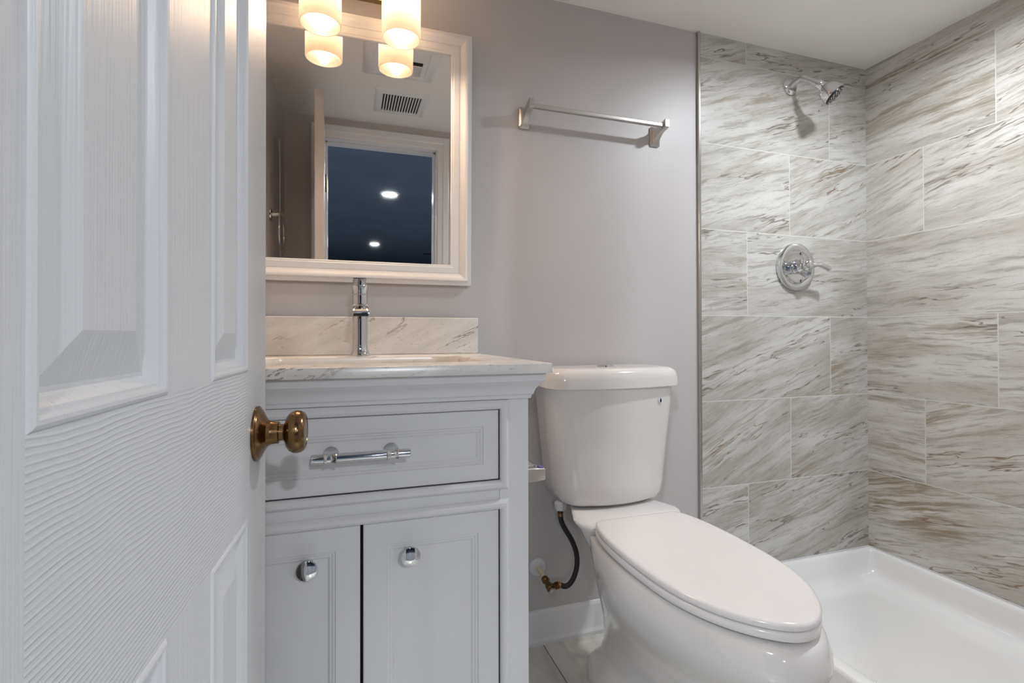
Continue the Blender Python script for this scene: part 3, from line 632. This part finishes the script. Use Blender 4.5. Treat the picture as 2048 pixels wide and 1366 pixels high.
# ================================================================ toilet
TX = 0.722
toi = thing('toilet', 'white two piece toilet with elongated closed lid standing between vanity and shower', 'toilet', (TX, -0.40, 0))
NS = 64
def egg(yb, yc, yf, hw, z, pb=0.75, pf_=1.0, taper=0.0, cx=TX):
    """outline: yb back, yc widest line, yf front (yb > yc > yf)"""
    out = []
    for k in range(NS):
        a = 2 * PI * k / NS; c_, s_ = math.cos(a), math.sin(a)
        if s_ >= 0:   # back half
            x = hw * math.copysign(abs(c_) ** pb, c_); y = yc + (yb - yc) * abs(s_) ** pb
            x *= 1 - taper * (y - yc) / (yb - yc)
        else:
            x = hw * math.copysign(abs(c_) ** pf_, c_); y = yc - (yc - yf) * abs(s_) ** pf_
        out.append((cx + x, y, z))
    return out
bm = bmesh.new()
secs = [ # z, yb, yc, yf, hw, pb, pf, taper
 (0.001, -0.135, -0.30, -0.600, 0.108, 0.50, 0.85, 0.10),
 (0.012, -0.133, -0.30, -0.602, 0.110, 0.50, 0.85, 0.10),
 (0.034, -0.136, -0.30, -0.596, 0.106, 0.52, 0.85, 0.10),
 (0.052, -0.150, -0.30, -0.585, 0.092, 0.60, 0.85, 0.10),
 (0.066, -0.162, -0.31, -0.578, 0.076, 0.75, 0.90, 0.05),
 (0.100, -0.165, -0.33, -0.575, 0.070, 0.85, 0.95, 0.0),
 (0.150, -0.150, -0.36, -0.590, 0.072, 0.85, 0.95, 0.0),
 (0.200, -0.125, -0.40, -0.630, 0.086, 0.80, 0.95, 0.1),
 (0.250, -0.110, -0.43, -0.690, 0.110, 0.75, 0.97, 0.20),
 (0.300, -0.100, -0.45, -0.752, 0.138, 0.70, 1.0, 0.25),
 (0.340, -0.090, -0.46, -0.800, 0.158, 0.65, 1.0, 0.25),
 (0.372, -0.080, -0.47, -0.832, 0.166, 0.60, 1.0, 0.22),
 (0.392, -0.075, -0.47, -0.842, 0.169, 0.58, 1.0, 0.20),
 (0.412, -0.072, -0.47, -0.840, 0.168, 0.57, 1.0, 0.18),
 (0.432, -0.072, -0.47, -0.832, 0.163, 0.57, 1.0, 0.15),
 (0.4395, -0.074, -0.47, -0.824, 0.158, 0.57, 1.0, 0.15),
 (0.4410, -0.080, -0.47, -0.812, 0.148, 0.57, 1.0, 0.15)]
def waist(ring, z):
    k = min(1, max(0, (z - 0.22) / 0.10)); out = []
    for x, y, zz in ring:
        t = min(1, max(0, (-0.09 - y) / 0.17)); t = t * t * (3 - 2 * t); g = 0.56 + 0.44 * t
        out.append((TX + (x - TX) * (1 + (g - 1) * k), y, zz))
    return out
LIM = [(0.0, 0.497), (0.045, 0.500), (0.09, 0.530), (0.15, 0.541), (0.20, 0.540), (0.25, 0.535), (0.30, 0.530), (0.35, 0.524), (0.40, 0.509), (0.445, 0.505)]
def flank(ring, z):
    # narrow the body towards the wall
    for (a, ra), (b, rb) in zip(LIM, LIM[1:]):
        if a <= z <= b: r_ = ra + (rb - ra) * (z - a) / (b - a); break
    else: r_ = LIM[-1][1]
    out = []
    for x, y, zz in ring:
        lim = max(0.035, TX - r_ * (y + 1.453)); ax_ = abs(x - TX)
        k_ = 0.030; h_ = max(k_ - abs(ax_ - lim), 0) / k_; m_ = min(ax_, lim) - h_ * h_ * k_ / 4
        out.append((TX + math.copysign(m_, x - TX), y, zz))
    return out
loft(bm, [flank(egg(yb_, yc_, yf_, hw_, z_, pb_, pf_, tp_ * 0.4), z_) for z_, yb_, yc_, yf_, hw_, pb_, pf_, tp_ in secs])
# raised deck under the tank
dk = []
for z, hx, y0, y1, r in ((0.34, 0.080, -0.055, -0.240, 0.03), (0.385, 0.112, -0.045, -0.285, 0.03), (0.425, 0.136, -0.038, -0.300, 0.03), (0.452, 0.150, -0.034, -0.302, 0.03), (0.464, 0.160, -0.034, -0.292, 0.03), (0.4695, 0.161, -0.034, -0.284, 0.03), (0.4725, 0.154, -0.038, -0.274, 0.028)):
    dk.append(waist(rrect(TX, (y0 + y1) / 2, hx, (y0 - y1) / 2, r, z, 14), z))
loft(bm, dk); finish('toilet_bowl', bm, 'porcelain', toi, angle=60)
# tank
def tank_ring(z, hx, yf, corner, bulge, yb=-0.022, r=0.045, cx=TX + 0.006):
    out = []; n_ = 20
    # back edge right->left then front left->right with a bulge
    for k in range(4): out.append((cx + hx - 0.012 - (2 * hx - 0.024) * k / 3, yb, z))
    out.append((cx - hx, yb - 0.012, z))
    ys = yf + bulge
    for k in range(5): a = PI + (PI / 2) * k / 4 * 1.0; out.append((cx - hx + corner + corner * math.cos(a), ys + corner + corner * math.sin(a), z))
    for k in range(1, n_): 
        t = k / n_; x = -hx + corner + (2 * hx - 2 * corner) * t; q = x / (hx - corner * 0.0); out.append((cx + x, ys - bulge * (1 - abs(x / (hx - corner)) ** 2.2), z))
    for k in range(5): a = 1.5 * PI + (PI / 2) * k / 4; out.append((cx + hx - corner + corner * math.cos(a), ys + corner + corner * math.sin(a), z))
    out.append((cx + hx, yb - 0.012, z))
    return out
bm = bmesh.new()
loft(bm, [tank_ring(Z0 - 0.4825, 0.105, -0.185, 0.05, 0.012, -0.05), tank_ring(Z0 - 0.480, 0.138, -0.205, 0.05, 0.014, -0.04), tank_ring(Z0 - 0.472, 0.154, -0.215, 0.05, 0.015, -0.028), tank_ring(Z0 - 0.455, 0.162, -0.220, 0.05, 0.016), tank_ring(Z0 - 0.425, 0.166, -0.223, 0.05, 0.017),
          tank_ring(Z0 - 0.30, 0.178, -0.226, 0.048, 0.018), tank_ring(Z0 - 0.20, 0.188, -0.229, 0.046, 0.018), tank_ring(Z0 - 0.148, 0.193, -0.230, 0.045, 0.018)])
tk = finish('tank', bm, 'porcelain', toi, angle=50)
bm = bmesh.new()
loft(bm, [tank_ring(Z0 - 0.1475, 0.205, -0.238, 0.05, 0.020, -0.015), tank_ring(Z0 - 0.1450, 0.210, -0.243, 0.05, 0.021, -0.013), tank_ring(Z0 - 0.120, 0.2085, -0.242, 0.05, 0.021, -0.014), tank_ring(Z0 - 0.1050, 0.2055, -0.239, 0.05, 0.021, -0.016),
          tank_ring(Z0 - 0.0970, 0.1995, -0.233, 0.05, 0.021, -0.020), tank_ring(Z0 - 0.0925, 0.190, -0.224, 0.048, 0.021, -0.028), tank_ring(Z0 - 0.0905, 0.170, -0.205, 0.045, 0.020, -0.05), tank_ring(Z0 - 0.0895, 0.10, -0.16, 0.03, 0.012, -0.09)])
lid = finish('tank_lid', bm, 'porcelain', toi, angle=50)
bt = latheo('flush_button', [(0, 0), (0, 0.024), (0.004, 0.0235), (0.0055, 0.020), (0.0055, 0)], (0.722, -0.135, Z0 - 0.0900), (0, 0, 1), 'chrome', toi)
# flat round water drop sticker
bm = bmesh.new(); SC = Vector((0.8560, -0.2172, Z0 - 0.186)); lathe(bm, [(0, 0), (0, 0.0085), (0.0006, 0.0085), (0.0006, 0)], SC, (0.20, -1, 0.0), 24); st_ = finish('water_drop_label', bm, 'whiteplastic', toi); st_['label'] = 'small round label with a dark water drop'
bm = bmesh.new(); a, u, v = frame_of((0.20, -1, 0.0)); o_ = SC + a * 0.0009
U = Vector((1, 0.12, 0)).normalized(); V = Vector((0, 0, 1)); pts = []
for k in range(20):
    t = 2 * PI * k / 20; rr = 0.0042; x_ = rr * math.sin(t) * (math.sin(t / 2) ** 1.0); z_ = rr * 1.6 * math.cos(t) ; pts.append(o_ + U * x_ + V * z_)
lo = [bm.verts.new(p - a * 0.0003) for p in pts]; hi = [bm.verts.new(p) for p in pts]; bm.faces.new(hi); bm.faces.new(lo)
for k in range(20): bm.faces.new([lo[k], lo[(k + 1) % 20], hi[(k + 1) % 20], hi[k]])
dd = finish('drop_mark', bm, 'blackplastic', st_)
# seat and lid: outline measured as half widths along the depth
prof_hw = [(-0.297, 0.108), (-0.305, 0.122), (-0.33, 0.135), (-0.365, 0.1435), (-0.41, 0.1500), (-0.47, 0.1535), (-0.53, 0.1535), (-0.58, 0.1515), (-0.62, 0.1475), (-0.66, 0.140), (-0.70, 0.127), (-0.735, 0.110), (-0.765, 0.0895), (-0.79, 0.066), (-0.807, 0.044), (-0.818, 0.022), (-0.8215, 0.0)]
def interp_outline(n_=44):
    ys = [p[0] for p in prof_hw]; out = []
    P = catmull([(p[1], p[0], 0) for p in prof_hw], 4)
    L = [(q.x, q.y) for q in P]
    right = L; left = [(-x, y) for x, y in reversed(L[:-1])]
    return right + left          # starts back right, goes front, returns back left
OUT = interp_outline()
def seat_ring(z, d):
    out = []; cxm, cym = 0.0, -0.55
    for x, y in OUT:
        vx, vy = x - cxm, (y - cym) ; L_ = math.hypot(vx / 0.154, vy / 0.27); k = 1 - d / (math.hypot(vx, vy) + 1e-9)
        out.append((TX + cxm + vx * k, cym + vy * k, z))
    return out
LZ = Z0 - 0.4765
bm = bmesh.new()
loft(bm, [seat_ring(LZ - 0.0135, 0.006), seat_ring(LZ - 0.0135, 0.002), seat_ring(LZ - 0.011, 0.0), seat_ring(LZ - 0.006, 0.0), seat_ring(LZ - 0.0025, 0.0018), seat_ring(LZ - 0.0005, 0.0055), seat_ring(LZ, 0.012), seat_ring(LZ + 0.0010, 0.05), seat_ring(LZ + 0.0015, 0.12)])
finish('seat_lid', bm, 'seatplastic', toi, angle=50)
bm = bmesh.new(); sz = LZ - 0.0160
loft(bm, [seat_ring(sz - 0.0170, 0.006), seat_ring(sz - 0.0150, 0.001), seat_ring(sz - 0.010, -0.0006), seat_ring(sz - 0.004, -0.0002), seat_ring(sz - 0.0008, 0.002), seat_ring(sz, 0.005)])
finish('seat', bm, 'seatplastic', toi, angle=50)
for s_ in (-1, 1):
    bm = bmesh.new(); box(bm, TX + s_ * 0.072 - 0.018, TX + s_ * 0.072 + 0.018, -0.304, -0.286, 0.44, LZ - 0.012); finish('seat_hinge', bm, 'seatplastic', toi, bevel=0.003, seg=3)
    latheo('bolt_cap', [(0, 0), (0, 0.0135), (0.004, 0.013), (0.014, 0.0105), (0.019, 0.006), (0.020, 0)], (TX + s_ * 0.086, -0.325, 0.046), (s_ * 0.35, 0, 1), 'porcelain', toi, 24)
reorigin(toi)

# ================================================================ water supply
EC = Vector((0.555, 0, Z0 - 0.722))
wsv = thing('supply_valve', 'angle stop valve on an ivory pipe stub with round white wall plate beside the toilet', 'valve', EC)
latheo('wall_plate', [(0, 0), (0, 0.0275), (0.0025, 0.0265), (0.006, 0.018), (0.007, 0.009), (0.007, 0)], EC, (0, -1, 0), 'whiteplastic', wsv)
bm = bmesh.new(); tube(bm, [EC + Vector((0, -0.004, 0)), EC + Vector((0.001, -0.060, -0.008))], 0.0078, 20); finish('pipe_stub', bm, 'pvc', wsv)
bm = bmesh.new(); VB = EC + Vector((0.002, -0.098, -0.016)); ax = Vector((0.01, -1, -0.15))
lathe(bm, [(-0.042, 0), (-0.042, 0.0105), (-0.030, 0.0115), (-0.026, 0.0088), (-0.016, 0.0090), (-0.006, 0.0120), (0.008, 0.0120), (0.012, 0.0090), (0.013, 0)], VB, ax, 28)
lathe(bm, [(0.0, 0), (0.0, 0.0085), (0.016, 0.0085), (0.017, 0.0105), (0.026, 0.0105), (0.027, 0)], VB, (1, 0.0, 0.10), 24); finish('valve_body', bm, 'brass', wsv)
latheo('valve_knob', [(0.012, 0), (0.012, 0.006), (0.018, 0.007), (0.020, 0.0115), (0.027, 0.0120), (0.029, 0.010), (0.0295, 0)], VB, ax, 'satin', wsv)
reorigin(wsv)
hz_ = [(VB.x + 0.026, VB.y, VB.z + 0.003), (0.604, -0.115, Z0 - 0.733), (0.626, -0.113, Z0 - 0.714), (0.638, -0.111, Z0 - 0.679), (0.636, -0.111, Z0 - 0.642), (0.621, -0.112, Z0 - 0.603), (0.600, -0.113, Z0 - 0.568), (0.586, -0.115, Z0 - 0.540), (0.582, -0.118, Z0 - 0.512)]
hs = thing('supply_hose', 'black flexible water hose curving from the wall valve up to the tank', 'hose', hz_[0])
bm = bmesh.new(); tube(bm, catmull(hz_, 8), 0.0075, 20); finish('hose_tube', bm, 'rubber', hs)
bm = bmesh.new(); d_ = Vector(hz_[1]) - Vector(hz_[0]); lathe(bm, [(-0.002, 0), (-0.002, 0.0088), (0.005, 0.0092), (0.006, 0.0080), (0.012, 0.0088), (0.0125, 0)], hz_[0], d_, 24); finish('lower_ferrule', bm, 'copper', hs)
bm = bmesh.new(); tp = Vector(hz_[-1]); lathe(bm, [(-0.012, 0), (-0.012, 0.0082), (-0.002, 0.0082), (-0.001, 0.0058), (0.008, 0.0058), (0.009, 0)], tp, (0, 0, 1), 24); finish('upper_ferrule', bm, 'brass', hs)
latheo('tank_nut', [(0.006, 0), (0.006, 0.0150), (0.010, 0.0165), (0.024, 0.0175), (0.0255, 0.0175), (0.031, 0.012), (0.031, 0)], tp, (0, 0, 1), 'whiteplastic', hs, 6, 20)
reorigin(hs)

# ================================================================ paper holder on the vanity side
ph = thing('toilet_paper_holder', 'empty satin metal toilet paper holder fixed to the side of the vanity', 'paper holder', (VX1, -0.42, Z0 - 0.285))
for y in (-0.485, -0.335):
    bm = bmesh.new(); rings = []
    for x, hy_, hz2, dz in ((VX1 + 0.0006, 0.018, 0.022, 0), (VX1 + 0.006, 0.0175, 0.0215, 0), (VX1 + 0.010, 0.011, 0.015, 0), (VX1 + 0.030, 0.0095, 0.0145, 0.0), (VX1 + 0.056, 0.0095, 0.0130, 0.0), (VX1 + 0.059, 0.0080, 0.0110, 0.0)):
        q = rrect(0, 0, hy_, hz2, 0.003, 0, 4); rings.append([(x, y + a_, Z0 - 0.287 + dz + b_) for a_, b_, _ in q])
    loft(bm, rings); finish('holder_post', bm, 'satin', ph, angle=45)
latheo('spring_roller', [(0, 0), (0, 0.006), (0.01, 0.006), (0.011, 0.0095), (0.070, 0.0095), (0.071, 0.0085), (0.128, 0.0085), (0.129, 0.005), (0.134, 0.005), (0.134, 0)], (VX1 + 0.044, -0.477, Z0 - 0.282), (0, 1, 0), 'chrome', ph)
bm = bmesh.new(); box(bm, VX1 + 0.046, VX1 + 0.055, -0.4935, -0.4775, Z0 - 0.2738, Z0 - 0.2705); q_ = finish('purple_tape_scrap', bm, 'purple', ph, bevel=0.0008); q_['label'] = 'scrap of purple tape'
reorigin(ph)

# ================================================================ towel ring on the left wall (seen in the mirror)
tr_ = thing('towel_ring', 'chrome towel ring on the left wall, seen only in the mirror', 'towel ring', (XL, -0.87, Z0 + 0.47))
latheo('ring_mount', [(0, 0), (0, 0.026), (0.006, 0.025), (0.010, 0.012), (0.040, 0.010), (0.048, 0.013), (0.050, 0)], (XL + 0.0006, -0.87, Z0 + 0.47), (1, 0, 0), 'chrome', tr_)
bm = bmesh.new(); tube(bm, [(XL + 0.044, -0.87 + 0.075 * math.sin(2 * PI * k / 48), Z0 + 0.395 + 0.075 * math.cos(2 * PI * k / 48)) for k in range(49)], 0.0045, 14); finish('ring_loop', bm, 'chrome', tr_)
reorigin(tr_)

# ================================================================ ceiling register and fan (seen in the mirror)
rg = thing('ceiling_vent', 'white ceiling air register with dark slots, seen in the mirror', 'vent', (0.235, -1.045, CEIL))
gx0, gx1, gy0, gy1 = 0.105, 0.350, -1.175, -0.905
pc = lambda u, v, d: (u, v, CEIL - d)
bm = bmesh.new(); rect_sweep(bm, [(0, 0), (0.002, 0.003), (0.010, 0.0065), (0.028, 0.010), (0.034, 0.010), (0.036, 0.007), (0.036, 0.0015)], gx0, gx1, gy0, gy1, pc, False); finish('register_frame', bm, 'trim', rg, angle=25)
bm = bmesh.new(); box(bm, gx0 + 0.03, gx1 - 0.03, gy0 + 0.03, gy1 - 0.03, CEIL - 0.0012, CEIL - 0.0004); finish('duct_shadow', bm, 'gap', rg)
bm = bmesh.new(); nx = 13
for k in range(nx):
    x = gx0 + 0.045 + (gx1 - gx0 - 0.09) * k / (nx - 1); box(bm, x - 0.0028, x + 0.0028, gy0 + 0.034, gy1 - 0.034, CEIL - 0.008, CEIL - 0.0015)
finish('louvre_slats', bm, 'trim', rg); reorigin(rg)
fn = thing('exhaust_fan', 'square white ceiling exhaust fan grille, seen in the mirror beside a shade', 'exhaust fan', (0.19, -0.63, CEIL))
qx0, qx1, qy0, qy1 = 0.045, 0.337, -0.775, -0.483
bm = bmesh.new(); rect_sweep(bm, [(0, 0), (0.002, 0.004), (0.012, 0.010), (0.040, 0.014), (0.044, 0.012)], qx0, qx1, qy0, qy1, pc, True); finish('fan_cover', bm, 'trim', fn, angle=25)
bm = bmesh.new(); box(bm, qx0 + 0.062, qx1 - 0.062, qy0 + 0.150, qy0 + 0.175, CEIL - 0.0135, CEIL - 0.0118); finish('fan_slot_shade', bm, 'gap', fn)  # black strip put on the cover for the shade of a slot
bm = bmesh.new()
for k in range(9):
    y = qy0 + 0.060 + 0.009 * k; box(bm, qx0 + 0.062, qx1 - 0.062, y, y + 0.005, CEIL - 0.0160, CEIL - 0.0118)
finish('fan_louvres', bm, 'whiteplastic', fn); reorigin(fn)

# ================================================================ hall beyond the doorway (seen in mirror and chrome)
HX0, HX1, HY0 = -3.2, 3.6, -12.5
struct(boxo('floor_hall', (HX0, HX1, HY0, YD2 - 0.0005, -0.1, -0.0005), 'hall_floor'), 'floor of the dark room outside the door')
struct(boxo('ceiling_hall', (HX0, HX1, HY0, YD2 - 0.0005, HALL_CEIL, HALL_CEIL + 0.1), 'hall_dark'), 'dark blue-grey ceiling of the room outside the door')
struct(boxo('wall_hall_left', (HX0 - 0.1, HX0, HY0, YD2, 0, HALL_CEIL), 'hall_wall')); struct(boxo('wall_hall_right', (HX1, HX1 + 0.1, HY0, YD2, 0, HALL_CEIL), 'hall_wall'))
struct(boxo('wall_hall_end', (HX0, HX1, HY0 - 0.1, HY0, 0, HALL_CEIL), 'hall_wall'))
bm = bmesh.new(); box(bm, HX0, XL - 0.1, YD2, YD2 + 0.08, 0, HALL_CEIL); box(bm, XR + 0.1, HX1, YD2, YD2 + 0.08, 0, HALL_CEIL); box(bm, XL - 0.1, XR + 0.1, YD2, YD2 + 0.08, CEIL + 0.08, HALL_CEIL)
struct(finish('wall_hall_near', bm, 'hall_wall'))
for i, (x, y) in enumerate(HALL + [(1.55, -9.2)]):
    lab = {0: 'lit recessed downlight in the dark ceiling, the larger one in the mirror', 1: 'lit recessed downlight deeper in the dark ceiling, the smaller lit one in the mirror', 6: 'unlit recessed downlight at the far right of the dark ceiling in the mirror'}.get(i, 'added fill downlight outside the door, out of view')
    dlg = thing('ceiling_downlight', lab, 'ceiling light', (x, y, HALL_CEIL), 'recessed downlights in the room outside')
    lit = i < 6
    latheo('trim_ring', [(0, 0.075), (0, 0.105), (0.006, 0.102), (0.008, 0.078), (0, 0.075)], (x, y, HALL_CEIL - 0.0004), (0, 0, -1), 'trim' if lit else 'blackplastic', dlg)
    latheo('lens', [(0, 0), (0, 0.074), (0.0015, 0.074), (0.0015, 0)], (x, y, HALL_CEIL - 0.0004), (0, 0, -1), 'hall_lens' if lit else 'gap', dlg)
    reorigin(dlg)
